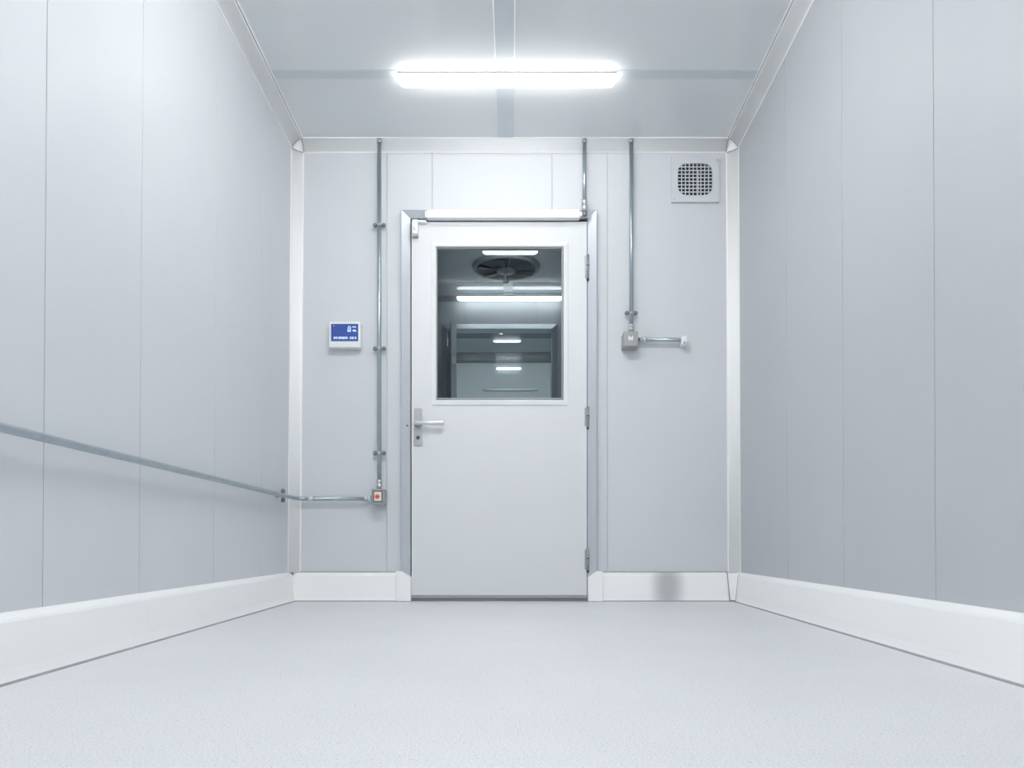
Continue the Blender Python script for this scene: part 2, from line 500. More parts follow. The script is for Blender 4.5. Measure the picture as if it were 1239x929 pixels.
def baseboard_back(x0, x1, mat, label, end_x, end_i, s):
    o = struct(obj('baseboard_back', sweep(BP, (x0, D, 0), (x1, D, 0), (0, -1, 0), (0, 0, 1), BS), mat), label)
    obj('sealant_bead', sweep([(0.033, 0), (0.0425, 0), (0.0415, 0.003), (0.038, 0.0052), (0.033, 0.0052)], (x0, D, 0), (x1, D, 0), (0, -1, 0), (0, 0, 1)), 'sealant', o)
    obj('sealant_bead', box(x0, x1, D - 0.006, D - 0.0005, BH - 0.001, BH + 0.003), 'sealant', o)
    # end block wrapped round the door jamb
    xa, xb = end_x, end_i
    xm = xa + s * 0.034
    obj('end_cap', prism([(xa, 0.002), (xb, 0.002), (xb, BH - 0.026), (xm, BH + 0.006), (xa, BH + 0.006)], 'y', D - 0.047, D - 0.0005, 0.002), 'cove', o)
    return o
XA, XB = PX(480, D), PX(497, D - 0.04)
b1 = baseboard_back(XL(D, 0) + 0.022, XA, 'cove', 'white skirting between left wall corner and door', XA, XB, 1)
XC, XD = PX(728.5, D), PX(711.5, D - 0.04)
b2 = baseboard_back(XC, XR(D, 0) - 0.022, 'patch', 'white skirting with a soft grey patch between door and right wall corner', XC, XD, -1)
# corner piece with dark seams at the right
c = Vector((XR(D, 0), D, 0))
ca = c + Vector((-0.070, -0.0365, 0)); cb = c + Vector((-0.038, -0.085, 0))
bm = bmesh.new()
top = [Vector((-0.068, 0, BH + 0.002)), Vector((-0.068, -0.026, BH - 0.010)), Vector((-0.012, -0.085, BH - 0.006)), Vector((0.0, -0.085, BH + 0.002)), Vector((0, 0, BH + 0.002))]
bot = [Vector((-0.058, 0, 0.006)), Vector((-0.058, -0.040, 0.006)), Vector((-0.024, -0.082, 0.006)), Vector((0, -0.082, 0.006)), Vector((0, 0, 0.006))]
tv = [bm.verts.new(c + p) for p in top]; bv = [bm.verts.new(c + p) for p in bot]
bm.faces.new(tv); bm.faces.new(bv[::-1])
for i in range(5):
    j = (i + 1) % 5
    bm.faces.new((bv[i], bv[j], tv[j], tv[i]))
obj('corner_piece', bm, 'cove', b2)
obj('joint_seam', tube([c + top[0], c + top[1], c + bot[1]], 0.0035, 6), 'sealant', b2)
obj('joint_seam', tube([c + Vector(p) for p in ((-0.003, -0.0785, BH + 0.001), (-0.020, -0.0785, BH - 0.013), (-0.0235, -0.0785, 0.139), (-0.0315, -0.0785, 0.050), (-0.0365, -0.0785, 0.008))], 0.0028, 6), 'sealant', b2)
obj('joint_seam', tube([c + bot[1], c + Vector((-0.0365, -0.0785, 0.008))], 0.0025, 6), 'sealant', b2)

# ------------------------------------------------------------------ the door
FX0, FX1, FZ = PX(485.2, D - 0.03), PX(722.3, D - 0.03), PZ(254.0, D - 0.03)
FI = 0.0
din = OX0 - FX0
KZ = 0.78
prof = [(0, D), (0, D - 0.034), (0.003, D - 0.037), (din - 0.002, D - 0.013), (din, D - 0.011), (din, D + 0.1), (din - 0.004, D + 0.1), (din - 0.004, D)]
fr = struct(obj('trim_6', mitre_loop((FX0, FX1, 0.0, FZ), prof, closed=False, kz=KZ), 'alu'), 'splayed aluminium frame around the white door')
st = 0.018
obj('door_stop', mitre_loop((FX0 + din, FX1 - din, 0.0, FZ - din * KZ), [(0, D + 0.046), (st, D + 0.046), (st, D + 0.07), (0, D + 0.07)], closed=False), 'gasket', fr)
obj('head_gasket', box(FX0 + din, FX1 - din, D + 0.012, D + 0.046, FZ - din * KZ - 0.014, FZ - din * KZ - 0.0005), 'gasket', fr)
obj('strike_hole', lathe([(0.005, 0), (0.005, 0.002), (0.004, 0.003)], (PX(492.6, D - 0.025), D - 0.0225, PZ(514.8, D - 0.025)), (0.35, -1, 0), 12), 'gasket', fr)
obj('threshold', box(OX0 + 0.001, OX1 - 0.001, D - 0.012, D + 0.09, 0.0, 0.014, 0.002), 'boxdark', fr)

door = thing('door_1', 'white steel door with a square window and lever handle', 'door', ((OX0 + OX1) / 2, D, 0.016))
door['kind'] = 'structure'
del door['category']
DY0, DY1 = D - 0.010, D + 0.042
def dob(name, bm, mat, parent=None):
    """world-space bmesh -> part of the door"""
    if parent is None:
        bmesh.ops.translate(bm, verts=bm.verts, vec=-Vector(door.location))
        return obj(name, bm, mat, door)
    bmesh.ops.translate(bm, verts=bm.verts, vec=-Vector(door.location))
    return obj(name, bm, mat, parent)
LX0_, LX1_ = OX0 + 0.0055, OX1 - 0.0045
LZ0, LZ1 = 0.034, PZ(268.2, DY0)
WX0, WX1 = PX(527.6, DY0), PX(681.0, DY0)
WZ0, WZ1 = PZ(482.4, DY0), PZ(298.8, DY0)
dob('leaf', ring((LX0_, LX1_, LZ0, LZ1), (WX0 - 0.006, WX1 + 0.006, WZ0 - 0.006, WZ1 + 0.006), DY0, DY1), 'door')
wo0 = (PX(521.8, DY0), PX(687.6, DY0), PZ(490.2, DY0), PZ(293.0, DY0))
wd = WX0 - wo0[0]
dob('window_frame', mitre_loop(wo0, [(0, DY0), (0, DY0 - 0.005), (0.003, DY0 - 0.007), (wd - 0.004, DY0 - 0.011), (wd, DY0 - 0.009), (wd, DY0 + 0.018), (0.014, DY0 + 0.018), (0.014, DY0)], True), 'white')
dob('window_frame', mitre_loop(wo0, [(0, DY1), (0, DY1 + 0.006), (wd, DY1 + 0.006), (wd, DY1 - 0.018), (0.02, DY1 - 0.018), (0.02, DY1)], True), 'white')
dob('glazing_gasket', mitre_loop((WX0, WX1, WZ0, WZ1), [(0, DY0 + 0.004), (0.006, DY0 + 0.006), (0.006, DY0 + 0.018), (0, DY0 + 0.018)], True), 'boxgrey')
dob('glass_pane', box(WX0 - 0.004, WX1 + 0.004, DY0 + 0.0185, DY0 + 0.0245, WZ0 - 0.004, WZ1 + 0.004), 'glass')
dob('door_sweep', box(LX0_, LX1_, DY0 - 0.004, DY1 - 0.004, 0.016, 0.0335, 0.0015), 'steel')
# handle
hx = PX(506.0, DY0); hz0, hz1 = PZ(539.0, DY0), PZ(494.0, DY0)
hp = box(hx - 0.022, hx + 0.022, DY0 - 0.009, DY0, hz0, hz1)
vert = [e for e in hp.edges if abs(e.verts[0].co.y - e.verts[1].co.y) > 0.005]
bmesh.ops.bevel(hp, geom=vert, offset=0.008, segments=4, affect='EDGES', profile=0.5)
handle = dob('door_handle', hp, 'steel')
lz = PZ(513.2, DY0)
dob('lever_neck', lathe([(0.016, 0), (0.016, 0.012), (0.011, 0.015), (0.011, 0.048)], (hx, DY0 - 0.008, lz), (0, -1, 0)), 'fitting', handle)
ly = DY0 - 0.052
bm = box(hx - 0.014, PX(537.0, ly), ly - 0.010, ly + 0.006, lz - 0.011, lz + 0.011, 0.0045, 2)
for v in bm.verts:
    t = (v.co.x - hx) / 0.15
    if v.co.z > lz and 0.05 < t < 0.4: v.co.z -= 0.003
dob('lever', bm, 'fitting', handle)
dob('key_cylinder', lathe([(0.0105, 0), (0.0105, 0.003), (0.008, 0.004)], (hx, DY0 - 0.008, PZ(529.6, DY0)), (0, -1, 0), 16), 'gasket', handle)
dob('plate_screw', lathe([(0.0065, 0), (0.0065, 0.002), (0.004, 0.0035)], (hx, DY0 - 0.008, PZ(498.5, DY0)), (0, -1, 0), 14), 'fitting', handle)
# hinges
for y0, y1 in ((308.5, 338.0), (492.0, 517.0), (663.5, 690.0)):
    zx = PX(711.0, DY0); za, zb = PZ(y1, DY0), PZ(y0, DY0); zm = za + (zb - za) * 0.55
    h = dob('hinge', tube([(zx, DY0 - 0.007, za), (zx, DY0 - 0.007, zb)], 0.0075, 12), 'steel')
    dob('hinge_leaf', box(zx - 0.016, zx - 0.004, DY0 - 0.0025, DY0 + 0.001, za + 0.006, zb - 0.006, 0.001), 'steel', h)
    dob('hinge_washer', tube([(zx, DY0 - 0.007, zm - 0.0025), (zx, DY0 - 0.007, zm + 0.0025)], 0.0088, 12), 'gasket', h)
    dob('hinge_tip', lathe([(0.0075, 0), (0.008, 0.004), (0.004, 0.013)], (zx, DY0 - 0.007, za), (0, 0, -1), 12), 'gasket', h)

# ------------------------------------------------------------------ things around the door
yb = D - 0.055
o = thing('header_bar', 'long white plastic bar fixed across the top of the door frame', 'door bar', (PX(609, yb), yb, PZ(263, yb)))
ox = o.location.copy()
def part(root, name, bm, mat, parent=None):
    bmesh.ops.translate(bm, verts=bm.verts, vec=-Vector(root.location))
    return obj(name, bm, mat, parent or root)
part(o, 'bar_body', box(PX(516.3, yb), PX(701.5, yb), yb, D - 0.012, PZ(263.2, yb), PZ(253.2, yb), 0.002), 'white')
part(o, 'bar_end', box(PX(701.6, yb), PX(704.6, yb), yb + 0.004, D - 0.014, PZ(260.8, yb), PZ(255.5, yb), 0.002), 'white')
part(o, 'bar_end', box(PX(513.8, yb), PX(516.2, yb), yb + 0.006, D - 0.014, PZ(262.5, yb), PZ(254.5, yb), 0.001), 'alu')

ys = DY0 - 0.034
o = thing('door_contact', 'small white door contact box at the top left corner of the door', 'door sensor', (PX(502, ys), DY0, PZ(285, ys)))
part(o, 'housing', box(PX(498.3, ys), PX(505.6, ys), ys, DY0, PZ(282.4, ys), PZ(265.0, ys), 0.004, 2), 'white')
part(o, 'base_plug', box(PX(498.6, ys), PX(505.4, ys), ys + 0.002, DY0, PZ(285.4, ys), PZ(282.5, ys), 0.001), 'boxgrey')
part(o, 'mark', prism([(PX(499.6, ys), PZ(275.0, ys)), (PX(500.4, ys), PZ(274.4, ys)), (PX(502.6, ys), PZ(278.0, ys)), (PX(501.8, ys), PZ(278.5, ys))], 'y', ys - 0.001, ys + 0.001), 'boxgrey')
part(o, 'magnet_arm', box(PX(505.7, ys), PX(515.4, ys), ys + 0.006, DY0, PZ(268.2, ys), PZ(265.4, ys), 0.0015), 'white')

# conduits
PR = 0.0112
def clip_at(root, p, along, out, pipe_parent=None, span=0.024):
    """saddle clip: band round the pipe, two round screw heads either side, stand-off foot"""
    p, along, out = Vector(p), Vector(along).normalized(), Vector(out).normalized()
    side = along.cross(out).normalized()
    cl = part(root, 'clip', tube([p - along * 0.0055, p + along * 0.0055], PR + 0.0022, 14), 'fitting')
    for s in (-1, 1):
        q = p + side * s * span - out * 0.010
        part(root, 'clip_screw', lathe([(0.006, -0.006), (0.0115, -0.002), (0.0125, 0.006), (0.009, 0.013), (0.003, 0.0155)], q, out, 12), 'clip', cl)
        part(root, 'clip_strap', tube([p + side * s * 0.008 - out * 0.006, q], 0.0045, 8), 'clip', cl)
    part(root, 'clip_foot', tube([p - out * 0.010, p - out * 0.0425], 0.008, 10), 'boxgrey', cl)
    return cl
YP = D - 0.043
def up_pipe(px, y_end, label):
    x = PX(px, YP)
    o = thing('conduit', label, 'conduit', (x, YP, PZ(y_end, YP)), 'steel conduits on the end wall')
    part(o, 'pipe', tube([(x, YP, PZ(y_end, YP)), (x, YP, H - 0.002)], PR, 18), 'galv')
    part(o, 'ceiling_socket', lathe([(0.0145, 0), (0.0145, 0.020), (PR, 0.023)], (x, YP, H - 0.001), (0, 0, -1), 16), 'galv')
    return o, x
def coupling(root, p, axis, L, r=0.0150, mat='fitting'):
    part(root, 'coupling', lathe([(PR, 0), (r, 0.002), (r, L * 0.35), (r - 0.003, L * 0.38), (r - 0.003, L * 0.45), (r + 0.0012, L * 0.48), (r + 0.0012, L), (PR, L + 0.001)], p, axis, 16), mat)

# left conduit, from ceiling to orange-lit box
o, x1 = up_pipe(458.9, 589.5, 'tall upright conduit between blue display and door, ending at the orange-lit box')
for py in (272, 421.5, 548): clip_at(o, (x1, YP, PZ(py, YP)), (0, 0, 1), (0, -1, 0))
coupling(o, (x1, YP, PZ(580.5, YP)), (0, 0, -1), 0.045)
# conduit on the left wall that bends round the corner to the box
XW = 0.043
zc = PZ(603.2, YP)
cx_, cy_ = XL(YP, zc) + XW, YP
o2 = thing('conduit', 'long horizontal conduit along the left wall bending round the corner to the orange-lit box', 'conduit', (cx_, YP, zc), 'steel conduits on the end wall')
zl = 0.583                                     # height near the viewer
zq = lambda y: zc + (zl - zc) * (D - y) / 2.4 * 0.8
r = 0.055
yA = YP - r; pA = (XL(yA, zc) + XW, yA, zq(yA))
pB = (cx_ + r, YP, zc)
path = [(XL(YB + 0.02, zc) + XW, YB + 0.02, zq(YB))] + [(XL(y, zc) + XW, y, zq(y)) for y in (0.0, 1.5, 3.0)] + arc3(pA, pB, (cx_, YP, zc), 10) + [(PX(448.5, YP), YP, zc)]
part(o2, 'pipe', tube(path, PR, 18), 'galv')
for yy in (3.95, 2.1 - 1.3, -0.8):
    ck = (XL(yy, zc) + XW, yy, zq(yy))
    clip_at(o2, ck, (0, 1, 0), (1, 0, 0))
coupling(o2, (PX(440.6, YP), YP, zc), (1, 0, 0), 0.040)
part(o2, 'sleeve', tube([(cx_ + r - 0.002, YP, zc), (cx_ + r + 0.036, YP, zc)], PR + 0.0012, 16), 'fitting')

def jbox(name, label, cat, x0, x1_, z0, z1, depth=0.098):
    o = thing(name, label, cat, ((x0 + x1_) / 2, D, z0), 'grey wall boxes')
    part(o, 'housing', box(x0, x1_, D - depth * 0.70, D - 0.0005, z0, z1, 0.003), 'boxgrey')
    part(o, 'lid', box(x0 - 0.0008, x1_ + 0.0008, D - depth, D - depth * 0.70, z0 - 0.0008, z1 + 0.0008, 0.0015), 'boxgrey')
    return o
yf = D - 0.098
bx0, bx1, bz0, bz1 = PX(449.6, yf), PX(464.8, yf), PZ(610.0, yf), PZ(591.6, yf)
o = jbox('switch_box', 'grey square wall box with an orange light beside the door', 'switch box', bx0, bx1, bz0, bz1)
part(o, 'bezel', mitre_loop((bx0 + 0.006, bx1 - 0.006, bz0 + 0.010, bz1 - 0.006), [(0, yf), (0.001, yf - 0.005), (0.008, yf - 0.004), (0.009, yf)], True), 'boxdark')
part(o, 'button_plate', box(bx0 + 0.0155, bx1 - 0.0155, yf - 0.003, yf, bz0 + 0.0195, bz1 - 0.0155, 0.001), 'white')
cxb, czb = (bx0 + bx1) / 2 - 0.002, (bz0 + bz1) / 2 + 0.0005
part(o, 'indicator', lathe([(0.0135, 0), (0.0135, 0.004), (0.010, 0.007)], (cxb, yf - 0.002, czb), (0, -1, 0), 18), 'orange')
part(o, 'indicator_mark', box(cxb - 0.008, cxb + 0.008, yf - 0.0105, yf - 0.008, czb - 0.003, czb + 0.003, 0.0008), 'red')

# short conduit into the header bar
YH = D - 0.043
o, x2 = up_pipe(707.2, 256, 'short upright conduit running down to the right end of the door header bar')
coupling(o, (x2, YH, PZ(241.5, YH)), (0, 0, -1), 0.062, 0.0165)
part(o, 'cable_gland', lathe([(0.0135, 0), (0.0135, 0.024), (0.011, 0.029)], (x2, YH, PZ(255.2, YH)), (0, 0, -1), 8), 'boxdark')

# right conduit with side branch
o, x3 = up_pipe(763.9, 400, 'upright conduit right of the door running down to the grey switch box')
clip_at(o, (x3, YP, PZ(378.5, YP)), (0, 0, 1), (0, -1, 0))
coupling(o, (x3, YP, PZ(392.5, YP)), (0, 0, -1), 0.038)
gx0, gx1, gz0, gz1 = PX(754.9, yf), PX(772.0, yf), PZ(418.3, yf), PZ(401.0, yf)
o = jbox('switch_box', 'plain grey square wall box with a white rocker right of the door', 'switch box', gx0, gx1, gz0, gz1)
cxg, czg = PX(763.2, yf), PZ(408.8, yf)
part(o, 'rocker', box(cxg - 0.0135, cxg + 0.0135, yf - 0.004, yf, czg - 0.012, czg + 0.012, 0.002), 'white')
part(o, 'rocker_mark', box(cxg - 0.004, cxg + 0.004, yf - 0.0052, yf - 0.0035, czg + 0.004, czg + 0.013, 0.0005), 'boxdark')
zb_ = PZ(411.0, YP)
o = thing('conduit', 'short horizontal conduit stub from the grey switch box towards the right wall', 'conduit', (PX(800, YP), YP, zb_), 'steel conduits on the end wall')
xe = PX(826.5, YP)
path = [(gx1 + 0.001, YP, zb_), (xe - 0.03, YP, zb_)] + arc3((xe - 0.025, YP, zb_), (xe, YP + 0.02, zb_ - 0.002), (xe, YP, zb_), 6) + [(xe, D - 0.001, zb_ - 0.002)]
part(o, 'pipe', tube(path, PR, 18), 'galv')
coupling(o, (PX(774.0, YP), YP, zb_), (1, 0, 0), 0.036, 0.0148)
part(o, 'end_saddle', box(xe - 0.012, xe + 0.018, YP - 0.018, D - 0.001, zb_ - 0.030, zb_ + 0.018, 0.004, 2), 'white')
part(o, 'saddle_screw', lathe([(0.006, 0), (0.006, 0.003), (0.003, 0.005)], (xe + 0.003, YP - 0.018, zb_ - 0.021), (0, -1, 0), 12), 'boxgrey')

# blue display
yd = D - 0.062
dx0, dx1, dz0, dz1 = PX(397.9, yd), PX(435.6, yd), PZ(420.0, yd), PZ(389.0, yd)
o = thing('wall_display', 'white wall display unit with a bright blue screen', 'display', ((dx0 + dx1) / 2, D, dz0))
part(o, 'housing', box(dx0, dx1, yd, D - 0.001, dz0, dz1, 0.004, 2), 'white')
sx0, sx1, sz0, sz1 = PX(400.6, yd), PX(433.6, yd), PZ(412.9, yd), PZ(391.9, yd)
part(o, 'screen_bezel', mitre_loop((sx0 - 0.004, sx1 + 0.004, sz0 - 0.004, sz1 + 0.004), [(0, yd), (0.001, yd - 0.002), (0.004, yd - 0.002), (0.0045, yd)], True), 'white')
scr = part(o, 'screen', box(sx0, sx1, yd - 0.0015, yd + 0.001, sz0, sz1), 'lcd')
bm = bmesh.new()
def seg(xa, xb, ya, yb_):                       # strokes given in photo pixels on the screen plane
    box(PX(xa, yd), PX(xb, yd), yd - 0.0022, yd - 0.0014, PZ(yb_, yd), PZ(ya, yd), bm=bm)
seg(421.6, 423.6, 394.4, 395.4); seg(421.0, 422.0, 395.2, 399.0); seg(423.6, 424.7, 395.2, 400.8)
seg(420.4, 424.7, 399.6, 401.4); seg(422.3, 423.0, 397.0, 398.2); seg(420.4, 421.3, 398.6, 400.0)
seg(426.4, 431.2, 395.4, 396.3); seg(426.4, 427.6, 394.8, 395.4); seg(428.6, 429.6, 394.4, 395.4)
seg(426.8, 429.6, 398.8, 401.0); seg(429.8, 431.0, 399.2, 401.6); seg(403.4, 404.4, 393.8, 394.6)
for i, wd_ in enumerate((1.5, 1.6, 0.9, 1.8, 1.5, 1.7, 1.5, 1.6, 1.2)):
    xa = 403.8 + i * 1.95
    seg(xa, xa + wd_, 407.4, 410.2 - 0.3 * (i % 3 == 1))
for i, wd_ in enumerate((1.3, 1.8, 0.8, 1.7)):
    xa = 423.3 + i * 2.05
    seg(xa, xa + wd_, 407.5, 410.2)
part(o, 'screen_text', bm, 'lcdtext', scr)['kind'] = 'stuff'

# ventilation grille
yv = D - 0.018
vx0, vx1, vz0, vz1 = PX(812.6, yv), PX(870.4, yv), PZ(244.0, yv), PZ(190.3, yv)
o = thing('vent_grille', 'square white ventilation grille high on the end wall near the right corner', 'vent', ((vx0 + vx1) / 2, D, vz0))
hx0, hx1, hz0_, hz1_ = PX(820.2, yv), PX(862.2, yv), PZ(236.2, yv), PZ(197.3, yv)
hcx, hcz = (hx0 + hx1) / 2, (hz0_ + hz1_) / 2
ra, rb = (hx1 - hx0) / 2, (hz1_ - hz0_) / 2
N = 48
bm = bmesh.new()
def sup(t, n=4.2):
    c_, s_ = math.cos(t), math.sin(t)
    return (hcx + ra * math.copysign(abs(c_) ** (2 / n), c_), hcz + rb * math.copysign(abs(s_) ** (2 / n), s_))
def sq(t):
    c_, s_ = math.cos(t), math.sin(t); k = 1 / max(abs(c_), abs(s_))
    return ((vx0 + vx1) / 2 + (vx1 - vx0) / 2 * c_ * k, (vz0 + vz1) / 2 + (vz1 - vz0) / 2 * s_ * k)
rows = []
for y, fn in ((yv, sup), (yv, sq), (D - 0.0008, sq), (D - 0.0008, sup)):
    rows.append([bm.verts.new((fn(2 * math.pi * (k + 0.5 * 0) / N)[0], y, fn(2 * math.pi * k / N)[1])) for k in range(N)])
for a, b in zip(rows, rows[1:] + rows[:1]):
    for k in range(N):
        bm.faces.new((a[k], a[(k + 1) % N], b[(k + 1) % N], b[k]))
part(o, 'face_plate', bm, 'panel')
part(o, 'duct_back', prism([sup(2 * math.pi * k / N) for k in range(N)], 'y', D - 0.003, D - 0.001), 'black')
def half_len(u, n=4.2): return max(0.0, (1 - min(1, abs(u)) ** n)) ** (1 / n)
NB = 9
for i in range(1, NB):
    u = -1 + 2 * i / NB
    xg = hcx + u * ra; L = rb * half_len(u)
    part(o, 'grille_bar', box(xg - 0.0024, xg + 0.0024, yv + 0.001, yv + 0.005, hcz - L, hcz + L), 'panel')
    zg = hcz + u * rb; L = ra * half_len(u)
    part(o, 'grille_bar', box(hcx - L, hcx + L, yv + 0.0015, yv + 0.0055, zg - 0.0024, zg + 0.0024), 'panel')
part(o, 'grille_bar', box(hcx + ra * 0.17, hcx + ra * 0.17 + 0.0035, yv + 0.002, yv + 0.005, hcz - rb * 0.98, hcz + rb * 0.55), 'panel')
for sx_, sz_ in ((815.4, 240.7), (867.4, 193.6)):
    part(o, 'screw', lathe([(0.004, 0), (0.004, 0.001), (0.002, 0.002)], (PX(sx_, yv), yv, PZ(sz_, yv)), (0, -1, 0), 10), 'boxgrey')

# ------------------------------------------------------------------ lamps
def batten(name, label, x0, x1_, y0, y1, z, drop, mat, group='linear ceiling lamps'):
    """linear lamp: thin tray against the ceiling, opal diffuser with rounded belly and bevelled ends"""
    xc = (x0 + x1_) / 2; yc = (y0 + y1) / 2
    o = thing(name, label, 'ceiling lamp', (xc, yc, z), group)
    part(o, 'tray', box(x0 - 0.002, x1_ + 0.002, y0 - 0.003, y1 + 0.003, z - 0.007, z, 0.001), 'boxgrey')
    hw = (y1 - y0) / 2; n = 10
    bm = bmesh.new(); rows = []
    zt_ = z - 0.0072
    for xx, k in ((x0, 0.55), (x0 + 0.012, 0.86), (x0 + 0.026, 1.0), (x1_ - 0.026, 1.0), (x1_ - 0.012, 0.86), (x1_, 0.55)):
        pr = []
        for i in range(n + 1):
            t = math.pi * i / n
            cy = -math.copysign(abs(math.cos(t)) ** 0.45, math.cos(t)); cz = math.sin(t) ** 0.55 if 0 < i < n else 0.0
            pr.append(bm.verts.new((xx, yc + cy * hw, zt_ - cz * (drop - 0.0072) * k)))
        rows.append(pr)
    for a, b in zip(rows, rows[1:]):
        for i in range(n):
            f = bm.faces.new((a[i], a[i + 1], b[i + 1], b[i])); f.smooth = True
        bm.faces.new((a[0], b[0], b[n], a[n]))
    bm.faces.new(rows[0]); bm.faces.new(rows[-1][::-1])
    part(o, 'diffuser', bm, mat)
    return o
lx0, lx1 = PX(481.6, 3.6), PX(745.6, 3.6)
batten('batten_lamp', 'lit white linear lamp on the ceiling in front of the door', lx0, lx1, 3.601, 3.650, H - 0.0021, 0.052, 'lamp_main')
for yl, lab in ((2.10, 'unseen linear fill lamp added next nearer than the one in view, out of frame above'),
                (-0.55, 'unseen linear fill lamp added behind and above the viewer, out of frame')):
    batten('batten_lamp', lab, lx0 - 0.10, lx1 - 0.10, yl - 0.0245, yl + 0.0245, H - 0.0021, 0.052, 'lamp_near_fill')

# ------------------------------------------------------------------ the next room, seen through the door window
Y1, Y2 = D + 0.1, 6.9
struct(obj('floor', box(-1.7, 1.7, D + 0.1, 9.6, -0.05, 0.0), 'floor'), 'vinyl floor of the rooms behind the door')
struct(obj('wall_left_next', box(-1.40, -1.30, Y1, Y2, 0, H), 'panel'), 'left wall of the next room')
struct(obj('wall_right_next', box(1.32, 1.42, Y1, Y2, 0, H), 'panel'), 'right wall of the next room')
c2 = struct(obj('ceiling_next', box(-1.30, 1.32, Y1, Y2, H + 0.016, H + 0.06), 'backing'), 'ceiling of the next room with joint strips')
for y0, y1 in ((Y1, 6.46), (6.53, Y2)):
    obj('panel', box(-1.30, CX0, y0, y1, H, H + 0.016, 0.0015), 'ceiling', c2)
    obj('panel', box(CX1, 1.32, y0, y1, H, H + 0.016, 0.0015), 'ceiling', c2)
obj('joint_strip', box(CX0, CX1, Y1, Y2, H + 0.003, H + 0.016), 'cove', c2)
for x0, x1_ in ((-1.30, CX0), (CX1, 1.32)):
    obj('joint_strip', box(x0, x1_, 6.46, 6.53, H + 0.003, H + 0.016), 'strip', c2)
# far wall of that room, with a framed opening
GX0, GX1, GZ = PX(534.9, Y2), PX(674.2, Y2), PZ(392.4, Y2)
gd = PX(541.9, Y2) - GX0
HX0, HX1, HZ = GX0 + gd, GX1 - gd, GZ - gd * 0.9
bm = bmesh.new()
box(-1.30, HX0, Y2 + PT, Y2 + 0.1, 0, H, bm=bm)
box(HX1, 1.32, Y2 + PT, Y2 + 0.1, 0, H, bm=bm)
box(HX0, HX1, Y2 + PT, Y2 + 0.1, HZ, H, bm=bm)
w2 = struct(obj('wall_back_next', bm, 'backing'), 'far wall of the next room with a framed opening')
T1, T2 = PX(562, Y2), PX(648.5, Y2)
def p2(pts): obj('panel', prism(pts, 'y', Y2, Y2 + PT, 0.0013), 'panel', w2)
p2([(-1.30, 0), (HX0, 0), (HX0, HZ), (T1 - g, HZ), (T1 - g, H), (-1.30, H)])
p2([(T1 + g, HZ), (T2 - g, HZ), (T2 - g, H), (T1 + g, H)])
p2([(T2 + g, HZ), (HX1, HZ), (HX1, 0), (1.32, 0), (1.32, H), (T2 + g, H)])
f2 = struct(obj('trim_7', mitre_loop((GX0, GX1, 0.0, GZ), [(0, Y2), (0, Y2 - 0.012), (0.003, Y2 - 0.015), (gd - 0.003, Y2 - 0.038), (gd, Y2 - 0.036), (gd, Y2 + 0.1), (gd - 0.004, Y2 + 0.1), (gd - 0.004, Y2)], False), 'alu'), 'splayed aluminium frame of the far opening')
e2 = cove(0.045)
struct(obj('trim_8', sweep(e2, (-1.30, Y2, H), (1.32, Y2, H), (0, 0, -1), (0, -1, 0), SM), 'panel'), 'coved trim along the ceiling of the next room')
# open door leaf seen edge-on
d2 = thing('door_2', 'far grey door standing open, seen edge-on through the window', 'door', (PX(544.5, 6.88), 6.87, 0.02))
d2['kind'] = 'structure'; del d2['category']
free = Vector((PX(549.0, 6.08), 6.08, 0.02)); hinge = Vector(d2.location)
ang = math.atan2(free.y - hinge.y, free.x - hinge.x); LW = (free - hinge).length
d2.rotation_euler = (0, 0, ang)
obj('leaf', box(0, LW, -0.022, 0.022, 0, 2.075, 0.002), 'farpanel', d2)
obj('edge_strip', box(LW + 0.0003, LW + 0.004, -0.02, 0.02, 0.005, 2.07, 0.001), 'strip', d2)
lzc = PZ(436, 6.08) - 0.02
obj('latch', box(LW + 0.0042, LW + 0.011, -0.017, 0.017, lzc - 0.03, lzc + 0.03, 0.002), 'white', d2)

batten('batten_lamp', 'short lit lamp on the next room ceiling, at the top of the door window', PX(584, 5.68), PX(650.5, 5.68), 5.665, 5.705, H - 0.032, 0.040, 'lamp_next')
batten('batten_lamp', 'long lit lamp before the far wall, seen through the door window', PX(553, 6.79), PX(680.5, 6.79), 6.79, 6.825, H - 0.022, 0.040, 'lamp_next')
batten('batten_lamp', 'unseen fill lamp added on the next room ceiling above the door, hidden from view', -0.6, 0.5, 4.85, 4.90, H, 0.052, 'lamp_next_fill')
batten('batten_lamp', 'unseen fill lamp added on the far room ceiling behind the opening head, hidden from view', -0.6, 0.5, 7.35, 7.40, H, 0.052, 'lamp_far_fill')

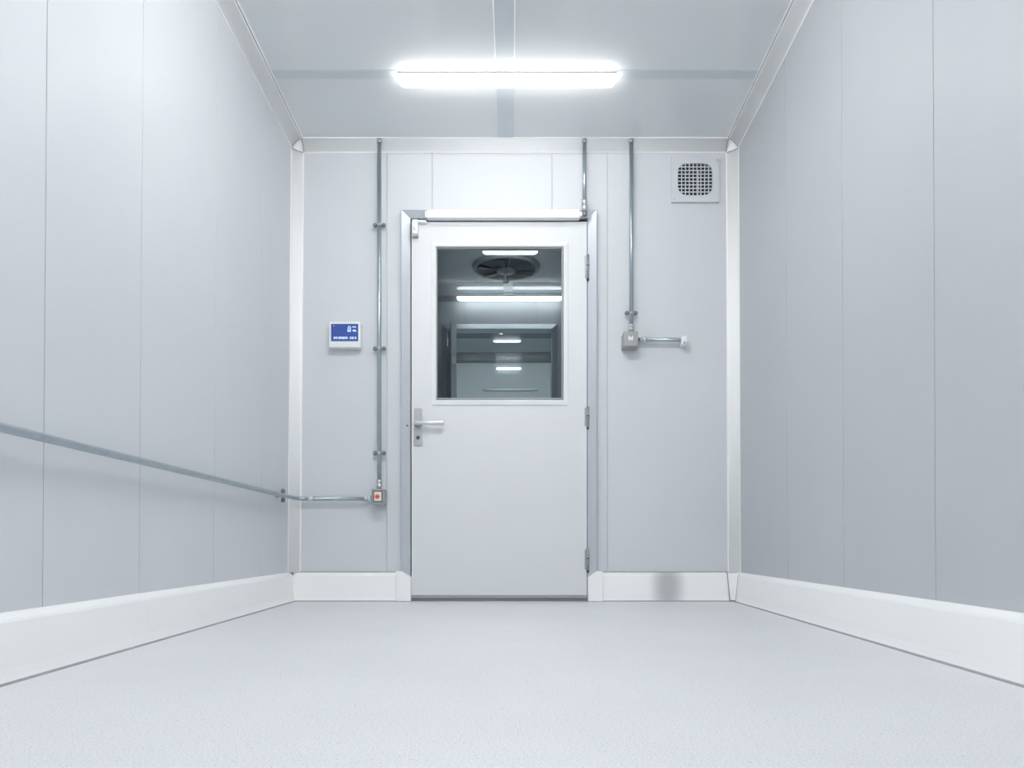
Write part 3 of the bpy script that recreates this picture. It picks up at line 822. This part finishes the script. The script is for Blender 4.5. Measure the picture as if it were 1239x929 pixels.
# round ceiling fan
fx, fy = PX(612.3, 6.13), 6.13
o = thing('ceiling_fan', 'round dark fan set in the ceiling of the next room', 'fan', (fx, fy, H))
part(o, 'ring', lathe([(0.235, 0), (0.235, 0.022), (0.240, 0.028), (0.262, 0.028), (0.270, 0.020), (0.272, 0.0)], (fx, fy, H - 0.0005), (0, 0, -1), 48), 'fan')
bm = part(o, 'housing', lathe([(0.236, 0.0285), (0.236, 0.0295)], (fx, fy, H), (0, 0, -1), 48), 'fandark')
part(o, 'hub', lathe([(0.078, 0.029), (0.078, 0.044), (0.070, 0.050), (0.02, 0.052)], (fx, fy, H), (0, 0, -1), 32), 'fan')
for k in range(6):
    a = 2 * math.pi * (k + 0.3) / 6
    u = Vector((math.cos(a), math.sin(a), 0)); v = Vector((-math.sin(a), math.cos(a), 0))
    bm = bmesh.new(); c0 = Vector((fx, fy, H))
    pts = [u * 0.077 - v * 0.016, u * 0.228 - v * 0.050, u * 0.230 + v * 0.035, u * 0.077 + v * 0.016]
    zs = [-0.031, -0.031, -0.042, -0.042]
    A = [bm.verts.new(c0 + p + Vector((0, 0, z_))) for p, z_ in zip(pts, zs)]
    B = [bm.verts.new(c0 + p + Vector((0, 0, z_ - 0.002))) for p, z_ in zip(pts, zs)]
    bm.faces.new(A); bm.faces.new(B[::-1])
    for i in range(4): bm.faces.new((A[i], A[(i + 1) % 4], B[(i + 1) % 4], B[i]))
    part(o, 'blade', bm, 'fandark')
    a2 = a + 0.35
    w_ = Vector((math.cos(a2), math.sin(a2), 0))
    part(o, 'guard_spoke', tube([c0 + w_ * 0.07 + Vector((0, 0, -0.047)), c0 + w_ * 0.24 + Vector((0, 0, -0.028))], 0.0028, 6), 'fan')
part(o, 'hub_rod', tube([(fx - 0.006, fy, H - 0.05), (fx - 0.006, fy, H - 0.125)], 0.006, 10), 'fitting')
o = thing('cable_block', 'small dark cable block on the ceiling strip behind the fan', 'cable block', (PX(612, 6.45), 6.45, H))
part(o, 'block', box(PX(609, 6.45), PX(615, 6.45), 6.43, 6.47, H - 0.024, H, 0.002), 'gasket')
part(o, 'cable', tube([(PX(612, 6.45), 6.45, H - 0.006), (PX(612, 6.45), 6.40, H - 0.006), (fx, fy + 0.27, H - 0.006)], 0.005, 8), 'fitting')

# ------------------------------------------------------------------ the far room beyond the opening
Y3, Y4 = Y2 + 0.1, 9.42
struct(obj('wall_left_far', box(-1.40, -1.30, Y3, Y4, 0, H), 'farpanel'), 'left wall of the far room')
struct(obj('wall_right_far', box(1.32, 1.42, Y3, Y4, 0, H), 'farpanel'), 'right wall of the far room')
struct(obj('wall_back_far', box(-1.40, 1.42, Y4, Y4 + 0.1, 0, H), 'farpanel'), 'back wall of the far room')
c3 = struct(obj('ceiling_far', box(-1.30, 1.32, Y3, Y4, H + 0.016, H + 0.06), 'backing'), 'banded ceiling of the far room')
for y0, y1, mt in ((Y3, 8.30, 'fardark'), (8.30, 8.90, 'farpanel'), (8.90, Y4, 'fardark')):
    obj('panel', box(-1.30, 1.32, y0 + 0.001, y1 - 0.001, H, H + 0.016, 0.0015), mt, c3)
batten('batten_lamp', 'tiny lit lamp on the far room ceiling, upper of the two thin light lines', PX(597, 8.36), PX(630, 8.36), 8.36, 8.375, H, 0.022, 'lamp_far')
o = batten('batten_lamp', 'tiny lit lamp on the far back wall, lower of the two thin light lines', 0, 0.30, -0.010, 0.010, 0, 0.024, 'lamp_far')
zl2 = PZ(446.2, Y4)
o.rotation_euler = (-math.pi / 2, 0, 0); o.location = (PX(615.5, Y4), Y4 - 0.001, zl2)
o = thing('wall_streak', 'pale bar for a faint streak across the far room back wall', 'streak_bar', (PX(618, Y4), Y4, PZ(472, Y4)))  # bar added to draw a faint streak of reflection
part(o, 'streak_bar', tube([(PX(585, Y4), Y4 - 0.03, PZ(472, Y4)), (PX(651, Y4), Y4 - 0.03, PZ(472, Y4))], 0.011, 10), 'white')
for px in (590, 646):
    part(o, 'streak_bracket', tube([(PX(px, Y4), Y4, PZ(472, Y4)), (PX(px, Y4), Y4 - 0.03, PZ(472, Y4))], 0.006, 8), 'fitting')
o = thing('ceiling_sensor', 'tiny white round sensor on the far room ceiling', 'sensor', (PX(606, 8.05), 8.05, H))
part(o, 'base', lathe([(0.030, 0), (0.030, 0.008)], (PX(606, 8.05), 8.05, H), (0, 0, -1), 16), 'white')
part(o, 'dome', lathe([(0.022, 0.008), (0.020, 0.018), (0.008, 0.024)], (PX(606, 8.05), 8.05, H), (0, 0, -1), 16), 'white')
